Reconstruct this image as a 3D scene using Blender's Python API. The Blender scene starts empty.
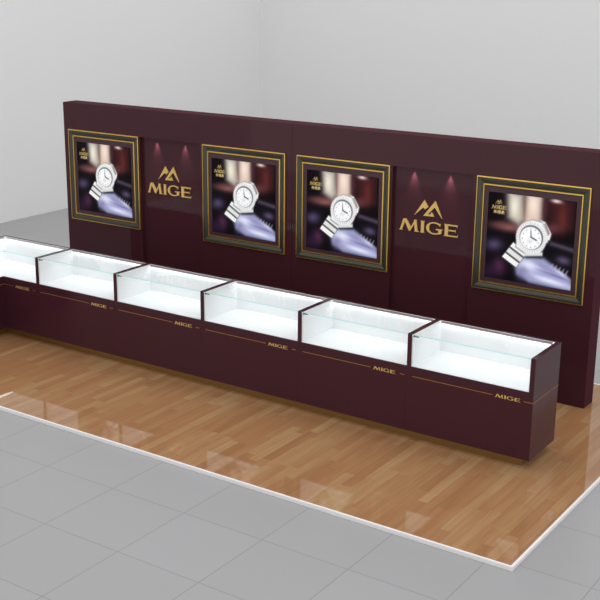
import bpy, bmesh, math, random
import numpy as np
from mathutils import Vector, Matrix

scene = bpy.context.scene
C = scene.collection

# ---------------------------------------------------------------- camera
cd = bpy.data.cameras.new('camera'); cam = bpy.data.objects.new('camera', cd); C.objects.link(cam)
yaw, pitch, roll = .6053, -.2792, .0051
cy_, sy = math.cos(yaw), math.sin(yaw); cp, sp = math.cos(pitch), math.sin(pitch)
fwd = Vector((-sy*cp, cy_*cp, sp)); right = Vector((cy_, sy, 0)); up = right.cross(fwd)
R_ = right*math.cos(roll) + up*math.sin(roll); U_ = up*math.cos(roll) - right*math.sin(roll)
M = Matrix((R_, U_, -fwd)).transposed().to_4x4(); M.translation = Vector((3.1549, -8.0608, 3.8837))
cam.matrix_world = M
cd.sensor_fit = 'HORIZONTAL'; cd.sensor_width = 36; cd.lens = 1138.2241/600*36
cd.shift_x = (300-281.82)/600; cd.shift_y = (294.497-300)/600
cd.clip_end = 100
scene.camera = cam

# ---------------------------------------------------------------- light
world = bpy.data.worlds.new('world'); scene.world = world; world.use_nodes = True
world.node_tree.nodes['Background'].inputs[0].default_value = (1, 1, 1, 1)
world.node_tree.nodes['Background'].inputs[1].default_value = 1.08
def area(name, loc, target, size, size_y, power):
    l = bpy.data.lights.new(name, 'AREA'); l.shape = 'RECTANGLE'; l.size = size; l.size_y = size_y; l.energy = power
    o = bpy.data.objects.new(name, l); C.objects.link(o); o.location = loc
    o.rotation_euler = (Vector(target)-Vector(loc)).to_track_quat('-Z', 'Y').to_euler(); return o
area('ceiling_softbox', (-3.0, 1.0, 7.0), (-2.6, 0.8, 0), 6, 4, 70)
scene.view_settings.view_transform = 'Standard'; scene.view_settings.look = 'None'
scene.view_settings.exposure = 0; scene.view_settings.gamma = 1; scene.view_settings.use_curve_mapping = False

# ---------------------------------------------------------------- materials
def lin(c): 
    return tuple((x/255/12.92 if x/255 <= .04045 else ((x/255+.055)/1.055)**2.4) for x in c)
def mat(name, rgb, rough=.5, metal=0, spec=.5, emis=None, noise=.04, scale=6, bump=0):
    m = bpy.data.materials.new(name); m.use_nodes = True; nt = m.node_tree; b = nt.nodes['Principled BSDF']
    b.inputs['Roughness'].default_value = rough; b.inputs['Metallic'].default_value = metal
    b.inputs['Specular IOR Level'].default_value = spec
    c = lin(rgb)
    tc = nt.nodes.new('ShaderNodeTexCoord'); n = nt.nodes.new('ShaderNodeTexNoise'); n.inputs['Scale'].default_value = scale
    n.inputs['Detail'].default_value = 3
    nt.links.new(tc.outputs['Object'], n.inputs['Vector'])
    mx = nt.nodes.new('ShaderNodeMix'); mx.data_type = 'RGBA'
    mx.inputs[6].default_value = (*[x*(1-noise) for x in c], 1); mx.inputs[7].default_value = (*[min(1, x*(1+noise)) for x in c], 1)
    nt.links.new(n.outputs['Fac'], mx.inputs[0]); nt.links.new(mx.outputs[2], b.inputs['Base Color'])
    if emis:
        b.inputs['Emission Color'].default_value = (*emis[0], 1); b.inputs['Emission Strength'].default_value = emis[1]
    return m
MAROON = mat('maroon_lacquer', (66, 33, 41), .16, spec=.2)
MAROON_WALL = mat('maroon_gloss_wall', (66, 34, 41), .05, spec=.22, scale=2)
MAT_BOARD = mat('maroon_mat_board', (62, 30, 40), .4)
GOLD = mat('gold_metal', (240, 198, 104), .32, 1)
for m_ in (MAROON, MAROON_WALL):
    m_.node_tree.nodes['Principled BSDF'].inputs['IOR'].default_value = 1.28; m_.node_tree.nodes['Principled BSDF'].inputs['Specular IOR Level'].default_value = .5
GOLD_SIGN = mat('gold_sign', (232, 194, 116), .45, .5)
GOLD_DULL = mat('gold_line', (176, 128, 66), .4, .7)
KICK = mat('brass_kick', (146, 110, 60), .35, .7)
BRONZE = mat('bronze_frame', (76, 74, 64), .3, .7)
WHITE_IN = mat('white_liner', (240, 242, 244), .5)
WHITE_EDGE = mat('white_edge', (235, 233, 233), .4)
ROOM = mat('pale_grey_wall', (236, 236, 236), .95, spec=.0, noise=.005)
STEEL = mat('dark_steel', (70, 72, 74), .3, .9)
LED = mat('led_light', (255, 255, 255), .5, emis=((.98, 1, 1), 6.5))
ALU = mat('aluminium', (170, 160, 162), .35, .8)
LAMP = mat('lamp_lens', (255, 235, 235), .5, emis=((1, .8, .82), 2))
WALL_NO_GLARE = mat('maroon_wall_no_glare', (72, 40, 47), .8, spec=.02)  # matte copy of the wall maroon, made to keep grazing reflections off top and end
GEDGE = mat('glass_edge', (165, 240, 236), .2)

def glass():
    m = bpy.data.materials.new('clear_glass'); m.use_nodes = True; nt = m.node_tree; nt.nodes.clear()
    o = nt.nodes.new('ShaderNodeOutputMaterial'); t = nt.nodes.new('ShaderNodeBsdfTransparent'); g = nt.nodes.new('ShaderNodeBsdfGlossy')
    t.inputs[0].default_value = (.985, .993, .991, 1); g.inputs['Roughness'].default_value = .02
    f = nt.nodes.new('ShaderNodeFresnel'); 
    geo = nt.nodes.new('ShaderNodeNewGeometry'); io = nt.nodes.new('ShaderNodeMapRange'); nt.links.new(geo.outputs['Backfacing'], io.inputs[0])
    io.inputs[3].default_value = 1.06; io.inputs[4].default_value = 1/1.06; nt.links.new(io.outputs[0], f.inputs[0])
    mx = nt.nodes.new('ShaderNodeMixShader')
    nt.links.new(f.outputs[0], mx.inputs[0]); nt.links.new(t.outputs[0], mx.inputs[1]); nt.links.new(g.outputs[0], mx.inputs[2])
    nt.links.new(mx.outputs[0], o.inputs[0]); return m
GLASS = glass()

def mathn(nt, op, a=None, b=None, c=None):
    n = nt.nodes.new('ShaderNodeMath'); n.operation = op
    for i, v in enumerate((a, b, c)):
        if v is None: continue
        if isinstance(v, (int, float)): n.inputs[i].default_value = v
        else: nt.links.new(v, n.inputs[i])
    return n.outputs[0]

def tile_mat():
    m = bpy.data.materials.new('grey_tile'); m.use_nodes = True; nt = m.node_tree; b = nt.nodes['Principled BSDF']
    tc = nt.nodes.new('ShaderNodeTexCoord'); s = nt.nodes.new('ShaderNodeSeparateXYZ'); nt.links.new(tc.outputs['Object'], s.inputs[0])
    T = .7186
    def line(co, off):
        p = mathn(nt, 'SUBTRACT', co, off); p = mathn(nt, 'DIVIDE', p, T); fr = mathn(nt, 'FRACT', p)
        d = mathn(nt, 'ABSOLUTE', mathn(nt, 'SUBTRACT', fr, .5)); return mathn(nt, 'GREATER_THAN', d, .5-.0035/T), mathn(nt, 'FLOOR', p)
    lx, ix = line(s.outputs[0], -3.2697); ly, iy = line(s.outputs[1], -2.126)
    g = mathn(nt, 'MAXIMUM', lx, ly)
    cx = nt.nodes.new('ShaderNodeCombineXYZ'); nt.links.new(ix, cx.inputs[0]); nt.links.new(iy, cx.inputs[1])
    wn = nt.nodes.new('ShaderNodeTexWhiteNoise'); wn.noise_dimensions = '2D'; nt.links.new(cx.outputs[0], wn.inputs['Vector'])
    n = nt.nodes.new('ShaderNodeTexNoise'); n.inputs['Scale'].default_value = 1.5; nt.links.new(tc.outputs['Object'], n.inputs['Vector'])
    f = mathn(nt, 'ADD', mathn(nt, 'MULTIPLY', wn.outputs['Value'], .5), mathn(nt, 'MULTIPLY', n.outputs['Fac'], .5))
    m1 = nt.nodes.new('ShaderNodeMix'); m1.data_type = 'RGBA'; m1.inputs[6].default_value = (*lin((157, 157, 158)), 1); m1.inputs[7].default_value = (*lin((162, 161, 163)), 1)
    nt.links.new(f, m1.inputs[0])
    m2 = nt.nodes.new('ShaderNodeMix'); m2.data_type = 'RGBA'; m2.inputs[7].default_value = (*lin((136, 135, 136)), 1)
    nt.links.new(g, m2.inputs[0]); nt.links.new(m1.outputs[2], m2.inputs[6]); nt.links.new(m2.outputs[2], b.inputs['Base Color'])
    b.inputs['Roughness'].default_value = .3; b.inputs['Specular IOR Level'].default_value = .25
    return m

def wood_mat():
    m = bpy.data.materials.new('oak_laminate'); m.use_nodes = True; nt = m.node_tree; b = nt.nodes['Principled BSDF']
    tc = nt.nodes.new('ShaderNodeTexCoord'); s = nt.nodes.new('ShaderNodeSeparateXYZ'); nt.links.new(tc.outputs['Object'], s.inputs[0])
    W, L = .088, .70
    px = mathn(nt, 'DIVIDE', s.outputs[0], W); ix = mathn(nt, 'FLOOR', px); fx = mathn(nt, 'FRACT', px)
    w1 = nt.nodes.new('ShaderNodeTexWhiteNoise'); w1.noise_dimensions = '1D'; nt.links.new(ix, w1.inputs['W'])
    py = mathn(nt, 'ADD', mathn(nt, 'DIVIDE', s.outputs[1], L), mathn(nt, 'MULTIPLY', w1.outputs['Value'], 7.3))
    iy = mathn(nt, 'FLOOR', py); fy = mathn(nt, 'FRACT', py)
    cb = nt.nodes.new('ShaderNodeCombineXYZ'); nt.links.new(ix, cb.inputs[0]); nt.links.new(iy, cb.inputs[1])
    w2 = nt.nodes.new('ShaderNodeTexWhiteNoise'); w2.noise_dimensions = '2D'; nt.links.new(cb.outputs[0], w2.inputs['Vector'])
    mp = nt.nodes.new('ShaderNodeMapping'); mp.inputs['Scale'].default_value = (55, 2.2, 1)
    av = nt.nodes.new('ShaderNodeVectorMath'); av.operation = 'ADD'
    nt.links.new(tc.outputs['Object'], av.inputs[0]); nt.links.new(w2.outputs['Color'], av.inputs[1]); nt.links.new(av.outputs[0], mp.inputs[0])
    n = nt.nodes.new('ShaderNodeTexNoise'); n.inputs['Scale'].default_value = 1; n.inputs['Detail'].default_value = 5; nt.links.new(mp.outputs[0], n.inputs['Vector'])
    mp2 = nt.nodes.new('ShaderNodeMapping'); mp2.inputs['Scale'].default_value = (9, 1.1, 1); nt.links.new(av.outputs[0], mp2.inputs[0])
    n2 = nt.nodes.new('ShaderNodeTexNoise'); n2.inputs['Scale'].default_value = 1; nt.links.new(mp2.outputs[0], n2.inputs['Vector'])
    f = mathn(nt, 'ADD', mathn(nt, 'MULTIPLY', w2.outputs['Value'], .4), mathn(nt, 'MULTIPLY', n.outputs['Fac'], .5))
    f = mathn(nt, 'ADD', f, mathn(nt, 'MULTIPLY', mathn(nt, 'SUBTRACT', n2.outputs['Fac'], .5), .6))
    cr = nt.nodes.new('ShaderNodeValToRGB'); e = cr.color_ramp.elements
    e[0].position = .05; e[0].color = (*lin((146, 104, 70)), 1); e[1].position = .85; e[1].color = (*lin((178, 146, 106)), 1)
    k = e.new(.4); k.color = (*lin((160, 116, 80)), 1); k = e.new(.6); k.color = (*lin((166, 128, 90)), 1)
    nt.links.new(f, cr.inputs[0])
    dx = mathn(nt, 'GREATER_THAN', mathn(nt, 'ABSOLUTE', mathn(nt, 'SUBTRACT', fx, .5)), .485)
    dy = mathn(nt, 'GREATER_THAN', mathn(nt, 'ABSOLUTE', mathn(nt, 'SUBTRACT', fy, .5)), .4975)
    g = mathn(nt, 'MULTIPLY', mathn(nt, 'MAXIMUM', dx, dy), .35)
    m2 = nt.nodes.new('ShaderNodeMix'); m2.data_type = 'RGBA'; m2.inputs[7].default_value = (*lin((112, 70, 40)), 1)
    nt.links.new(g, m2.inputs[0]); nt.links.new(cr.outputs[0], m2.inputs[6]); nt.links.new(m2.outputs[2], b.inputs['Base Color'])
    b.inputs['Roughness'].default_value = .03; b.inputs['Specular IOR Level'].default_value = .32
    return m
TILE = tile_mat(); WOOD = wood_mat()

# ---------------------------------------------------------------- helpers
def quad_box(bm, x0, y0, z0, x1, y1, z1, mi=0):
    v = [bm.verts.new(p) for p in ((x0,y0,z0),(x1,y0,z0),(x1,y1,z0),(x0,y1,z0),(x0,y0,z1),(x1,y0,z1),(x1,y1,z1),(x0,y1,z1))]
    fs = []
    for f in ((3,2,1,0),(4,5,6,7),(0,1,5,4),(1,2,6,5),(2,3,7,6),(3,0,4,7)):
        q = bm.faces.new([v[i] for i in f]); q.material_index = mi; fs.append(q)
    return fs
def link(name, bm, mats, parent=None, bevel=0):
    me = bpy.data.meshes.new(name)
    if bevel:
        bmesh.ops.bevel(bm, geom=list(bm.edges), offset=bevel, segments=2, affect='EDGES', profile=.6)
    bmesh.ops.recalc_face_normals(bm, faces=bm.faces)
    bm.to_mesh(me); bm.free()
    for m in (mats if isinstance(mats, (list, tuple)) else [mats]): me.materials.append(m)
    o = bpy.data.objects.new(name, me); C.objects.link(o)
    if parent: o.parent = parent
    return o
def box(name, a, b, m, parent=None, bevel=0):
    bm = bmesh.new(); quad_box(bm, *a, *b); return link(name, bm, m, parent, bevel)
def thing(name, label, cat, loc, group=None, rz=0):
    o = bpy.data.objects.new(name, None); C.objects.link(o); o.location = loc; o.rotation_euler.z = rz
    o.empty_display_size = .1
    o['label'] = label; o['category'] = cat
    if group: o['group'] = group
    return o
def struct(o): o['kind'] = 'structure'; return o
def poly_prism(bm, pts, y0, y1):
    """outline in the x-z plane (counter-clockwise), extruded along y"""
    a = [bm.verts.new((p[0], y0, p[1])) for p in pts]; b = [bm.verts.new((p[0], y1, p[1])) for p in pts]
    bm.faces.new(a); bm.faces.new(b[::-1])
    n = len(pts)
    for i in range(n): bm.faces.new((a[i], b[i], b[(i+1) % n], a[(i+1) % n]))
def copy_tree(o, parent=None):
    c = o.copy(); C.objects.link(c)
    if parent: c.parent = parent
    for ch in list(o.children): copy_tree(ch, c)
    return c

# ---------------------------------------------------------------- the room
PH = .03
LW, BW = -10.58, 11.0
fl = struct(box('floor', (LW-.1, -7.5, -PH-.1), (9, BW+.1, -PH), TILE)); fl['label'] = 'grey square tiled room floor'
struct(box('wall_left', (LW-.1, -7.5, -PH), (LW, BW, 5.2), ROOM))
struct(box('wall_back', (LW-.1, BW, -PH), (9, BW+.1, 5.2), ROOM))

# ---------------------------------------------------------------- the platform
PX0, PX1, PY0, PY1 = -7.3, .527, -1.508, 2.28
pl = thing('platform', 'low wood-look platform with white edge under the counters and backdrop', 'platform', ((PX0+PX1)/2, (PY0+PY1)/2, -PH))
ox, oy = pl.location.x, pl.location.y
deck = box('deck', (PX0+.02-ox, PY0+.02-oy, 0), (PX1-.02-ox, PY1-.02-oy, PH), WOOD, pl)
bm = bmesh.new(); e = .02
for a, b in (((PX0, PY0), (PX1, PY0+e)), ((PX0, PY1-e), (PX1, PY1)), ((PX0, PY0+e), (PX0+e, PY1-e)), ((PX1-e, PY0+e), (PX1, PY1-e))):
    quad_box(bm, a[0]-ox, a[1]-oy, 0, b[0]-ox, b[1]-oy, PH)
link('edge_trim', bm, WHITE_EDGE, pl)

# ---------------------------------------------------------------- backdrop walls
WX0, WX1, WY, WT, WH = -6.657, -.123, 1.569, .218, 2.3586
MIDX = (WX0+WX1)/2
NZ, NW, ND = 2.045, .86, .04
def backdrop(x0, x1, niche_c, label):
    cx = (x0+x1)/2
    t = thing('backdrop_panel', label, 'display panel', (cx, WY+WT/2, 0), 'backdrop panel sections')
    y0, y1 = -WT/2, WT/2
    n0, n1 = niche_c-NW/2-cx, niche_c+NW/2-cx; a, b = x0-cx, x1-cx
    bm = bmesh.new()
    pts = [(a, 0), (n0, 0), (n0, NZ), (n1, NZ), (n1, 0), (b, 0), (b, WH), (a, WH)]
    # front layer with the niche cut out, back layer full
    quad_box(bm, a, y0, 0, n0, y0+ND, WH); quad_box(bm, n1, y0, 0, b, y0+ND, WH); quad_box(bm, n0, y0, NZ, n1, y0+ND, WH)
    quad_box(bm, a, y0+ND, 0, b, y1, WH)
    for f in bm.faces:
        if all(v.co.z > WH-.001 for v in f.verts) or (x1 == WX1 and all(v.co.x > b-.001 for v in f.verts)): f.material_index = 1
    link('wall_panel', bm, [MAROON_WALL, WALL_NO_GLARE], t)
    return t
N1, N2 = -5.04, -1.775
backdrop(WX0, MIDX-.0015, N1, 'glossy maroon backdrop wall section on the left, behind the left counters')
backdrop(MIDX+.0015, WX1, N2, 'glossy maroon backdrop wall section on the right, ending past the last counter')

# downlights in the niche soffits
def lathe(bm, prof, n=20):
    rings = []
    for r, z in prof: rings.append([bm.verts.new((r*math.cos(2*math.pi*i/n), r*math.sin(2*math.pi*i/n), z)) for i in range(n)])
    for k in range(len(rings)-1):
        for i in range(n): bm.faces.new((rings[k][i], rings[k][(i+1) % n], rings[k+1][(i+1) % n], rings[k+1][i]))
    bm.faces.new(rings[0][::-1]); bm.faces.new(rings[-1])
proto = None
def downlight(x, label):
    t = thing('downlight', label, 'lamp', (x, WY+.015, NZ-.0005), 'niche downlights')
    bm = bmesh.new(); lathe(bm, [(.008, .002), (.012, 0), (.013, .003), (.013, .012)]); link('rim', bm, GOLD, t)
    bm = bmesh.new(); lathe(bm, [(.007, .0003), (.008, .0015)]); link('lens', bm, LAMP, t)
    l = bpy.data.lights.new('lamp', 'SPOT'); l.energy = 8; l.spot_size = math.radians(54); l.spot_blend = 1; l.shadow_soft_size = .010; l.color = (1, .80, .84)
    o = bpy.data.objects.new('lamp', l); C.objects.link(o); o.parent = t; o.location = (0, 0, -.006); o.rotation_euler = (math.radians(3), 0, 0)
for x, w in ((-5.245, 'left of the pair over the left gold emblem'), (-4.84, 'right of the pair over the left gold emblem'),
             (-1.985, 'left of the pair over the right gold emblem'), (-1.60, 'right of the pair over the right gold emblem')):
    downlight(x, 'small recessed downlight in the maroon wall, ' + w)

# ---------------------------------------------------------------- lettering
def letter_polys(ch):
    """outlines with cap height 1; returns (list of convex-ish polygons, width)"""
    if ch == 'M':
        return [[(0, 0), (.17, 0), (.44, .86), (.50, 1), (.28, 1)], [(.28, 1), (.50, 1), (.98, .22), (.84, 0), (.76, 0)],
                [(.76, 0), (.86, 0), (1.36, 1), (1.22, 1)], [(1.16, 1), (1.40, 1), (1.36, .9), (1.46, .1), (1.56, 0), (1.22, 0), (1.25, .1), (1.16, .85)],
                [(-.08, 0), (.24, 0), (.2, .06), (-.02, .06)]], 1.56
    if ch == 'I':
        return [[(.06, .06), (.30, .06), (.30, .94), (.06, .94)], [(0, 0), (.36, 0), (.30, .07), (.06, .07)], [(.06, .93), (.30, .93), (.36, 1), (0, 1)]], .36
    if ch == 'E':
        return [[(.08, 0), (.34, 0), (.34, 1), (.08, 1)], [(.0, .0), (.1, 0), (.1, .08)], [(0, 1), (.1, .92), (.1, 1)],
                [(.34, .9), (1.02, .9), (1.06, .80), (1.08, 1), (.34, 1)], [(.34, .46), (.88, .46), (.94, .38), (.94, .66), (.88, .56), (.34, .56)],
                [(.34, 0), (1.1, 0), (1.14, .22), (1.06, .1), (.34, .1)]], 1.14
    if ch == 'G':
        P = []; c = (.66, .5); n = 22
        def rim(t):
            ct, st = math.cos(t), math.sin(t); w = .07+.17*abs(ct)**1.3
            return (c[0]+.66*ct, c[1]+.52*st), (c[0]+(.66-w)*ct, c[1]+(.52-.10)*st)
        ts = [math.radians(48+(305-48)*i/n) for i in range(n+1)]
        for i in range(n):
            o1, i1 = rim(ts[i]); o2, i2 = rim(ts[i+1]); P.append([o1, o2, i2, i1])
        P.append([(1.0, .04), (1.24, .12), (1.24, .46), (1.0, .46)]); P.append([(.80, .38), (1.30, .38), (1.30, .47), (.80, .47)])
        P.append([(1.02, .82), (1.12, .70), (1.17, .98)])
        return P, 1.30
def emblem_polys():
    L = [(0, 0), (46, 40), (54, 52), (60, 38), (68, 49), (48, 82)]
    L = [(0, 0), (43, 44), (53, 36), (68, 50), (48, 82)]
    Rr = [[(45, 3), (70, 14), (97, 50), (135, 0), (101, 84)], [(45, 3), (95, 5), (84, 27), (78, 14), (69, 13)]]
    Rr = [[(45, 3), (66, 13), (99, 52), (101, 84)], [(99, 52), (135, 0), (101, 84)], [(45, 3), (97, 5), (85, 28), (79, 14), (64, 13)]]
    return [[(x/135, y/84) for x, y in p] for p in [L]+Rr]
def letter_obj(ch, x, z, h, depth, m, parent, sx=1):
    bm = bmesh.new(); ps, w = letter_polys(ch)
    for k, p in enumerate(ps): poly_prism(bm, [(q[0]*h*sx, q[1]*h) for q in p], 0, -depth-.00004*k)
    o = link('letter', bm, m, parent); o.location = (x, 0, z); return w*h*sx
def word(parent, x0, z0, h, width, depth, m, y=0):
    gap = .12; tot = 1.56+.36+1.30+1.14+3*gap; sx = width/(tot*h); x = x0
    for ch in 'MIGE':
        w = letter_obj(ch, x, z0, h, depth, m, parent, sx); parent.children[-1].location.y = y; x += w+gap*h*sx
for (cx, lab) in ((N1+.0, 'gold mountain emblem and letters between the two leftmost framed posters'),
                  (N2+.0, 'gold mountain emblem and letters between the two rightmost framed posters')):
    t = thing('wall_sign', lab, 'sign', (cx-.028, WY+ND-.001, 1.40), 'gold wall signs')
    word(t, -.318, .020, .116, .63, .012, GOLD_SIGN)
    bm = bmesh.new()
    for k, p in enumerate(emblem_polys()): poly_prism(bm, [(q[0]*.30-.165, q[1]*.165+.182) for q in p], 0, -.012-.00005*k)
    link('emblem', bm, GOLD_SIGN, t)

# ---------------------------------------------------------------- printed poster (flat image, painted on a fine mesh)
def paint(nu, nv):
    u, v = np.meshgrid((np.arange(nu)+.5)/nu, (np.arange(nv)+.5)/nv)
    TL, TR, BL, BR = map(np.array, ((-8, 4), (470, 62), (-34, 494), (446, 557)))
    X = (1-u)*(1-v)*TL[0]+u*(1-v)*TR[0]+(1-u)*v*BL[0]+u*v*BR[0]
    Y = (1-u)*(1-v)*TL[1]+u*(1-v)*TR[1]+(1-u)*v*BL[1]+u*v*BR[1]
    img = np.zeros((nv, nu, 3)); img[:] = (9, 4, 9)
    def lay(mask, col):
        nonlocal img
        img = img*(1-mask[..., None])+np.array(col, float)*mask[..., None]
    def sd_poly(pts):
        d = np.full(X.shape, 1e9); ins = np.zeros(X.shape, bool); n = len(pts)
        for i in range(n):
            (x1, y1), (x2, y2) = pts[i], pts[(i+1) % n]
            ex, ey = x2-x1, y2-y1; t = np.clip(((X-x1)*ex+(Y-y1)*ey)/(ex*ex+ey*ey+1e-9), 0, 1)
            d = np.minimum(d, np.hypot(X-x1-t*ex, Y-y1-t*ey))
            if y1 != y2:
                c = ((y1 > Y) != (y2 > Y)) & (X < (x2-x1)*(Y-y1)/(y2-y1)+x1); ins ^= c
        return np.where(ins, -d, d)
    def poly(pts, col, soft=2, a=1): lay(a/(1+np.exp(np.clip(sd_poly(pts)/soft*1.6, -40, 40))), col)
    def blob(x, y, rx, ry, col, a=1, rot=0):
        c, s = math.cos(rot), math.sin(rot); dx, dy = X-x, Y-y
        lay(a*np.exp(-((dx*c+dy*s)/rx)**2-((-dx*s+dy*c)/ry)**2), col)
    # blurred backdrop
    poly([(95, 0), (185, 20), (190, 160), (160, 200), (100, 150)], (196, 188, 176), 16, .95)
    blob(135, 90, 26, 60, (232, 226, 208), .8)
    poly([(200, 15), (292, 25), (285, 190), (185, 190)], (216, 192, 176), 14, .98)
    blob(240, 80, 26, 60, (236, 218, 204), .8); blob(190, 90, 7, 90, (120, 90, 84), .6)
    blob(100, 205, 90, 26, (150, 96, 92), .85, .15); blob(60, 190, 60, 18, (96, 56, 56), .6)
    poly([(320, 50), (460, 60), (450, 220), (330, 250)], (64, 26, 28), 22, .95); blob(395, 150, 22, 70, (96, 40, 34), .7)
    blob(362, 58, 30, 12, (236, 210, 206), .9, .2); blob(305, 100, 16, 70, (70, 36, 42), .8)
    blob(330, 210, 60, 30, (128, 76, 78), .5)
    blob(22, 305, 50, 36, (86, 78, 116), .8); blob(50, 430, 40, 55, (86, 44, 78), .8); blob(-5, 460, 50, 50, (48, 26, 54), .7)
    poly([(300, 275), (470, 330), (460, 480), (330, 400), (280, 330)], (12, 9, 16), 12, .95)
    poly([(335, 282), (465, 322), (462, 344), (330, 302)], (84, 74, 92), 8, .9); blob(405, 388, 40, 24, (104, 92, 128), .75, .3)
    for k in range(5):
        x = 345+k*20; poly([(x, 412+k*9), (x+7, 408+k*9), (x-4, 434+k*9), (x-10, 432+k*9)], (190, 186, 196), 3, .8)
    # gloved hand
    poly([(185, 372), (300, 378), (345, 412), (445, 495), (470, 570), (220, 520), (150, 475), (140, 420)], (150, 154, 196), 9)
    blob(215, 420, 60, 30, (226, 230, 246), .95, .3); blob(180, 470, 30, 40, (96, 90, 130), .7, .3); blob(330, 505, 110, 16, (226, 228, 246), .9, .28); blob(300, 425, 60, 12, (142, 136, 178), .8, .5)
    blob(370, 478, 90, 7, (116, 110, 156), .8, .33); blob(210, 480, 40, 14, (150, 146, 190), .7, .4); blob(395, 462, 50, 10, (212, 212, 238), .8, .6)
    # bracelet
    def links(p0, p1, w, n):
        p0, p1 = np.array(p0, float), np.array(p1, float); d = (p1-p0)/n; L = np.hypot(*d); nrm = np.array((-d[1], d[0]))/L*w/2
        poly([tuple(p0-nrm*1.06), tuple(p0+nrm*1.06), tuple(p1+nrm), tuple(p1-nrm)], (60, 62, 66), 2.5)
        for k in range(n):
            a = p0+d*(k+.12); b = p0+d*(k+.86)
            for s0, s1, cc in ((-1, 1, 238 - 22*(k % 2)),):
                poly([tuple(a+nrm*s0), tuple(a+nrm*s1), tuple(b+nrm*s1), tuple(b+nrm*s0)], (cc, cc, cc-2), 2)
    links((172, 318), (104, 408), 98, 3)
    links((262, 205), (330, 262), 20, 3)
    poly([(280, 165), (305, 175), (338, 240), (330, 275), (305, 280)], (232, 232, 232), 3); poly([(298, 185), (306, 182), (330, 240), (322, 250)], (120, 120, 124), 2.5)
    # case and bezel
    poly([(180, 185), (235, 160), (290, 175), (318, 240), (300, 320), (282, 362), (200, 362), (140, 320), (150, 250)], (150, 152, 156), 4)
    poly([(184, 190), (235, 166), (286, 180), (312, 242), (294, 316), (274, 350), (206, 352), (148, 314), (156, 252)], (240, 240, 240), 3)
    poly([(190, 350), (292, 345), (292, 366), (200, 370)], (210, 212, 214), 3); poly([(196, 372), (285, 368), (280, 376), (205, 380)], (50, 50, 56), 4)
    def ell(x, y, rx, ry, rot):
        c, s = math.cos(rot), math.sin(rot); dx, dy = X-x, Y-y
        return np.hypot((dx*c+dy*s)/rx, (-dx*s+dy*c)/ry), np.arctan2(dy, dx)
    r, th = ell(230, 262, 84, 92, -.35)
    lay(1/(1+np.exp(np.clip((r-1)*50, -40, 40))), (226, 226, 226))
    ring = np.exp(-((r-.88)/.05)**2); lay(ring*(.5+.5*np.cos(th*38))*.7, (150, 152, 156)); lay(ring*(.5-.5*np.cos(th*38))*.6, (255, 255, 255))
    r2, _ = ell(230, 262, 64, 71, -.35)
    lay(1/(1+np.exp(np.clip((r2-1)*50, -40, 40))), (104, 108, 112))
    r3, _ = ell(227, 266, 58, 64, -.35)
    lay(1/(1+np.exp(np.clip((r3-1)*50, -40, 40))), (240, 241, 242))
    for k in range(12):
        a = k*math.pi/6; blob(227+46*math.cos(a), 266+51*math.sin(a), 3.4, 3.4, (96, 98, 104), .9)
    blob(222, 285, 16, 14, (202, 204, 210), .8)
    poly([(225, 262), (231, 262), (229, 222), (226, 222)], (60, 62, 68), 2); poly([(225, 262), (230, 257), (262, 276), (258, 282)], (60, 62, 68), 2)
    poly([(305, 268), (322, 272), (320, 290), (300, 288)], (218, 218, 220), 3)
    # printed emblem, letters and three characters: laid out in the poster's own u, v
    X, Y = u*1000, v*1000
    gold = (214, 184, 110)
    for p in emblem_polys(): poly([(85+q[0]*78, 128-q[1]*46) for q in p], gold, 5)
    x = 45
    for ch in 'MIGE':
        ps, w = letter_polys(ch)
        for p in ps: poly([(x+q[0]*36, 186-q[1]*38) for q in p], gold, 4)
        x += (w+.12)*36
    def stroke(x1, y1, x2, y2, w=3.2):
        L = math.hypot(x2-x1, y2-y1); nx, ny = -(y2-y1)/L*w, (x2-x1)/L*w
        poly([(x1-nx, y1-ny), (x1+nx, y1+ny), (x2+nx, y2+ny), (x2-nx, y2-ny)], (206, 184, 130), 3.5)
    for ox_, S in ((68, [(0,18,38,18),(19,0,19,40),(5,3,13,13),(33,3,25,13),(17,20,2,36),(21,20,37,36)]),
                   (112, [(0,12,16,12),(8,0,8,40),(8,16,1,28),(22,2,18,12),(22,6,36,6),(34,6,18,22),(22,8,38,22),(20,24,36,24),(20,24,20,38),(36,24,36,38),(20,38,36,38)]),
                   (156, [(4,6,34,6),(6,13,32,13),(0,20,38,20),(19,0,19,20),(17,21,2,34),(12,26,12,38),(12,38,22,33),(20,22,38,38)])):
        for a in S: stroke(ox_+a[0], 200+a[1], ox_+a[2], 200+a[3])
    return np.clip(img, 0, 255)/255
PW_, PHT = .845, .815
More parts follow.
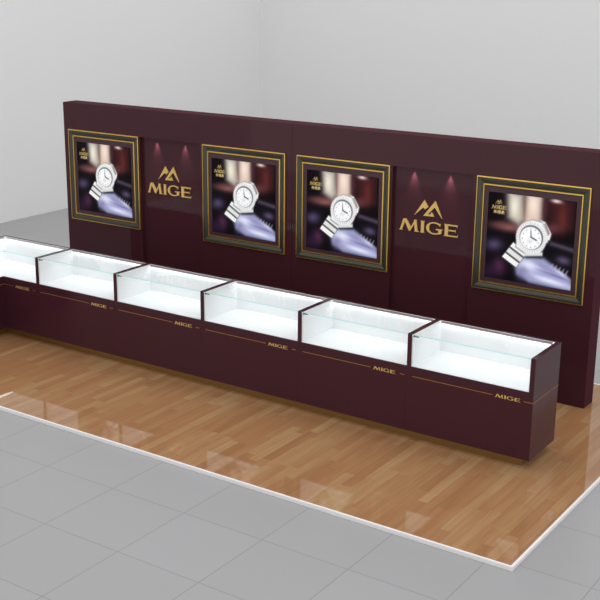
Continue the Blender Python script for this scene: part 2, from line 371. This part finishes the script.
def poster_mesh():
    nu, nv = 230, 222
    img = paint(nu, nv); img = np.where(img <= .04045, img/12.92, ((img+.055)/1.055)**2.4)
    xs = np.linspace(-PW_/2, PW_/2, nu+1); zs = np.linspace(PHT/2, -PHT/2, nv+1)
    verts = [(x, 0, z) for z in zs for x in xs]; W = nu+1; n0 = len(verts)
    faces = [(j*W+i, (j+1)*W+i, (j+1)*W+i+1, j*W+i+1) for j in range(nv) for i in range(nu)]
    # a thin sheet: rim and back
    c = [0, nu, nv*W+nu, nv*W]; verts += [(verts[k][0], .003, verts[k][2]) for k in c]
    faces.append(tuple(n0+k for k in range(4)))
    me = bpy.data.meshes.new('poster'); me.from_pydata(verts, [], faces)
    at = me.color_attributes.new('print', 'FLOAT_COLOR', 'CORNER')
    cols = np.ones((len(me.loops), 4), np.float32)*.005; cols[:nu*nv*4, :3] = np.repeat(img.reshape(-1, 3), 4, axis=0)
    at.data.foreach_set('color', cols.ravel())
    m = bpy.data.materials.new('emissive_print'); m.use_nodes = True; nt = m.node_tree; b = nt.nodes['Principled BSDF']
    a = nt.nodes.new('ShaderNodeVertexColor'); a.layer_name = 'print'
    nt.links.new(a.outputs[0], b.inputs['Base Color']); nt.links.new(a.outputs[0], b.inputs['Emission Color'])
    b.inputs['Emission Strength'].default_value = .42; b.inputs['Roughness'].default_value = .5; b.inputs['Specular IOR Level'].default_value = .08  # the print colours also feed a weak emission
    me.materials.append(m); return me
PM = poster_mesh()

# ---------------------------------------------------------------- framed posters
FW, FZ0, FZ1 = 1.094, .974, 2.048; FH = FZ1-FZ0
def ring(bm, profile, w, h):
    """profile: list of (inset, y); a mitred picture-frame moulding"""
    rows = []
    for ins, y in profile:
        a, b = w/2-ins, h/2-ins
        rows.append([bm.verts.new(p) for p in ((-a, y, -b), (a, y, -b), (a, y, b), (-a, y, b))])
    n = len(rows)
    for k in range(n):
        r0, r1 = rows[k], rows[(k+1) % n]
        for i in range(4): bm.faces.new((r0[i], r0[(i+1) % 4], r1[(i+1) % 4], r1[i]))
def framed(x):
    t = thing('framed_poster', '', 'picture', (x, WY, FZ0), 'framed watch posters')
    z = FH/2
    bm = bmesh.new(); ring(bm, [(0, 0), (0, -.018), (.003, -.022), (.009, -.022), (.010, 0)], FW, FH); o = link('outer_gold_lip', bm, GOLD, t); o.location.z = z
    bm = bmesh.new(); ring(bm, [(.010, 0), (.010, -.020), (.03, -.019), (.062, -.012), (.066, 0)], FW, FH); o = link('bronze_moulding', bm, BRONZE, t); o.location.z = z
    bm = bmesh.new(); ring(bm, [(.066, 0), (.066, -.012), (.069, -.016), (.077, -.016), (.082, 0)], FW, FH); o = link('inner_gold_lip', bm, GOLD, t); o.location.z = z
    o = box('mat_board', (-FW/2+.082, -.006, -FH/2+.082), (FW/2-.082, 0, FH/2-.082), MAT_BOARD, t); o.location.z = z
    o = bpy.data.objects.new('poster', PM); C.objects.link(o); o.parent = t; o.location = (.0, -.010, z-.008)
    return t
F = framed(-6.030); F['label'] = 'framed watch poster at the far left end of the maroon wall'
for x, l in ((-4.012, 'framed watch poster just right of the left gold wall sign, left of the wall seam'),
             (-2.774, 'framed watch poster just right of the wall seam, left of the right gold wall sign'),
             (-.756, 'framed watch poster at the right end of the maroon wall, nearest the camera')):
    c = copy_tree(F); c.location.x = x; c['label'] = l

# ---------------------------------------------------------------- display counters
D, HK, HG, HL, T, W, XO, DT = .528, .084, .667, .580, .95, 1.111, -.026, .050
G = .006
def glass_pane(name, a, b, parent, edge_faces):
    bm = bmesh.new(); fs = quad_box(bm, *a, *b)
    bm.normal_update()
    for f in fs:
        n = f.normal
        ax = max(range(3), key=lambda i: abs(n[i]))
        thin = min(range(3), key=lambda i: b[i]-a[i])
        f.material_index = 1 if (ax != thin and name == 'top_glass' and n[1] < -.5) else 0
    return link(name, bm, [GLASS, GEDGE], parent)
def light_rail(parent, p, q):
    """wedge-shaped rail under the back edge of the top glass from p to q, its led strip facing back and down"""
    p, q = Vector((*p, 0)), Vector((*q, 0)); d = (q-p).normalized(); n = Vector((d.y, -d.x, 0))      # n points into the case
    if parent.name.startswith('corner') and abs(d.y) > .5: n = Vector((1, 0, 0))
    zt, w, h = T-.0068, .024, .015
    def prism(name, prof, m, par, tr=0):
        bm = bmesh.new(); a = [bm.verts.new(p+d*tr+n*u+Vector((0, 0, zt-v))) for u, v in prof]; b = [bm.verts.new(q-d*tr+n*u+Vector((0, 0, zt-v))) for u, v in prof]
        bm.faces.new(a); bm.faces.new(b[::-1]); k = len(prof)
        for i in range(k): bm.faces.new((a[i], a[(i+1) % k], b[(i+1) % k], b[i]))
        return link(name, bm, m, par)
    rail = prism('light_rail', [(0, 0), (w, 0), (w, h), (w-.002, h)], ALU, parent)
    prism('led_strip', [(.002, .0022), (w-.004, h-.0018), (w-.0045, h-.0012), (.0015, .0028)], LED, rail, .005)
def gold_line(bm, x0, x1, z=HL, h=.0055, y=0): quad_box(bm, x0, y-.0012, z-h/2, x1, y+.002, z+h/2)
def counter(x_left, width, label, last=False):
    """front-left-bottom corner is the origin; the left divider belongs to the unit"""
    t = thing('display_counter', label, 'counter', (x_left, 0, 0), 'maroon display counters')
    w = width
    bx1 = w - .0008
    # base cabinet and its recessed plinth
    box('cabinet', (0, 0, HK), (bx1, D, HG-.003), MAROON, t)
    k = .065
    kx1 = w-.086 if last else bx1
    box('plinth', (0, k, 0), (kx1, D-k, HK), KICK, t)
    box('side_panel', (0, 0, HG-.003), (DT-.012, D, T), MAROON, t)
    box('side_liner', (DT-.012, .008, HG+.002), (DT, D-.02, T-.008), WHITE_IN, t)
    xr = bx1
    if last:
        box('side_panel', (w-.04, 0, HG-.003), (w, D, T), MAROON, t); box('side_liner', (w-.048, .008, HG+.002), (w-.04, D-.02, T-.008), WHITE_IN, t); xr = w-.04
    bp = box('back_panel', (DT-.012, D-.012, HG-.003), (xr, D, T), MAROON, t)
    box('back_liner', (DT, D-.02, HG+.002), (xr-(.008 if last else 0), D-.012, T-.0065), WHITE_IN, t)
    box('display_deck', (DT-.012, .007, HG-.003), (xr, D-.012, HG+.002), WHITE_IN, t)
    x1 = xr-.0005 - (.0 if last else 0)
    glass_pane('front_glass', (DT-.011, 0.0005, HG), (x1, G, T-G), t, None)
    glass_pane('top_glass', (DT-.011, 0.0005, T-G), (x1, D-.0125, T-.0005), t, None)
    light_rail(t, (DT+.012, D-.0215), (xr-.02, D-.0215))
    # glass clip at the front left corner
    bm = bmesh.new(); quad_box(bm, DT, G+.001, T-.022, DT+.045, G+.016, T-.017); quad_box(bm, DT, G+.001, T-.026, DT+.006, G+.016, T-.012); link('glass_clip', bm, STEEL, t)
    # inlay line and letters
    bm = bmesh.new(); off = .335 if last else .31
    gold_line(bm, .055, w-.35); link('gold_inlay', bm, GOLD_DULL, t)
    bm = bmesh.new()
    if last:
        gold_line(bm, w-.078, w+.0012); quad_box(bm, w-.001, 0, HL-.00275, w+.0012, D, HL+.00275)
    else:
        gold_line(bm, w-.062, w-.02)
    link('gold_inlay', bm, GOLD_DULL, t)
    h = .030; x0 = w-.322; wd = .215; gap = .12; tot = 1.56+.36+1.30+1.14+3*gap; sx = wd/(tot*h); x = x0
    for ch in 'MIGE':
        ww = letter_obj(ch, x, HL-.014, h, .002, GOLD_SIGN, t, sx); x += ww+gap*h*sx
    return t
labs = ['maroon display counter with lit glass case at the right end of the row', 'maroon display counter with lit glass case, second from the right end of the row',
        'maroon display counter with lit glass case in the middle of the row of five', 'maroon display counter with lit glass case, fourth from the right end of the row',
        'maroon display counter with lit glass case next to the corner counter']
x_l = XO-W
counter(x_l, -x_l, labs[0], True)
u2 = counter(XO-2*W, W, labs[1])
for k in (3, 4, 5):
    c = copy_tree(u2); c.location.x = XO-k*W; c['label'] = labs[k-1]

# corner counter: L-shaped, its wing turns towards the viewer at the left
CX = -6.083; OX = XO-5*W; LE = CX-D; WE = -1.0
t = thing('corner_counter', 'L-shaped maroon corner counter with lit glass case at the far left', 'counter', (CX, 0, 0), 'maroon display counters')
def Lpts(i_f, i_b, xr, ye):
    """L outline (x,y); i_f = inset from the front faces, i_b = inset from the back faces"""
    return [(-i_f if i_f else 0, ye), (-i_f, i_f), (xr, i_f), (xr, D-i_b), (-D+i_b, D-i_b), (-D+i_b, ye)]
def Lprism(name, pts, z0, z1, m, parent, mats2=None):
    bm = bmesh.new(); a = [bm.verts.new((p[0], p[1], z0)) for p in pts]; b = [bm.verts.new((p[0], p[1], z1)) for p in pts]
    n = len(pts)
    for q in ((0, 1, 4, 5), (1, 2, 3, 4)): bm.faces.new([a[i] for i in q][::-1]); bm.faces.new([b[i] for i in q])
    sides = [bm.faces.new((a[i], a[(i+1) % n], b[(i+1) % n], b[i])) for i in range(n)]
    if mats2:
        for f in sides[:2]: f.material_index = 1
    return link(name, bm, m, parent)
xr = OX-CX-.0008
Lprism('cabinet', Lpts(0, 0, xr, WE), HK, HG-.003, MAROON, t)
Lprism('plinth', Lpts(.065, .065, xr, WE), 0, HK, KICK, t)
Lprism('display_deck', Lpts(.007, .012, xr, WE+.05), HG-.003, HG+.002, WHITE_IN, t)
box('back_panel', (-D, D-.012, HG-.003), (xr, D, T), MAROON, t); box('back_liner', (-D+.02, D-.02, HG+.002), (xr, D-.012, T-.0065), WHITE_IN, t)
box('back_panel', (-D, WE, HG-.003), (-D+.012, D-.012, T), MAROON, t); box('back_liner', (-D+.012, WE+.05, HG+.002), (-D+.02, D-.02, T-.0065), WHITE_IN, t)
box('side_panel', (-D+.012, WE, HG-.003), (0, WE+.05, T), MAROON, t)
box('side_liner', (xr-.008, .008, HG+.002), (xr, D-.02, T-.008), WHITE_IN, t)
glass_pane('front_glass', (.0005, .0005, HG), (xr, G, T-G), t, None)
glass_pane('front_glass', (-G, WE+.051, HG), (-.0005, 0, T-G), t, None)
Lprism('top_glass', Lpts(.0005, .0125, xr-.0005, WE+.051), T-G, T-.0005, [GLASS, GEDGE], t, True)
light_rail(t, (-D+.06, D-.0215), (xr-.02, D-.0215))
light_rail(t, (-D+.0215, WE+.06), (-D+.0215, D-.06))
bm = bmesh.new(); gold_line(bm, 0.002, xr-.35); link('gold_inlay', bm, GOLD_DULL, t)
bm = bmesh.new(); gold_line(bm, xr-.062, xr-.02); link('gold_inlay', bm, GOLD_DULL, t)
bm = bmesh.new(); quad_box(bm, -.002, WE, HL-.00275, .0012, -.002, HL+.00275); link('gold_inlay', bm, GOLD_DULL, t)
h = .030; sx = .215/((1.56+.36+1.30+1.14+.36)*h); x = xr-.322
for ch in 'MIGE':
    x += letter_obj(ch, x, HL-.014, h, .002, GOLD_SIGN, t, sx)+.12*h*sx
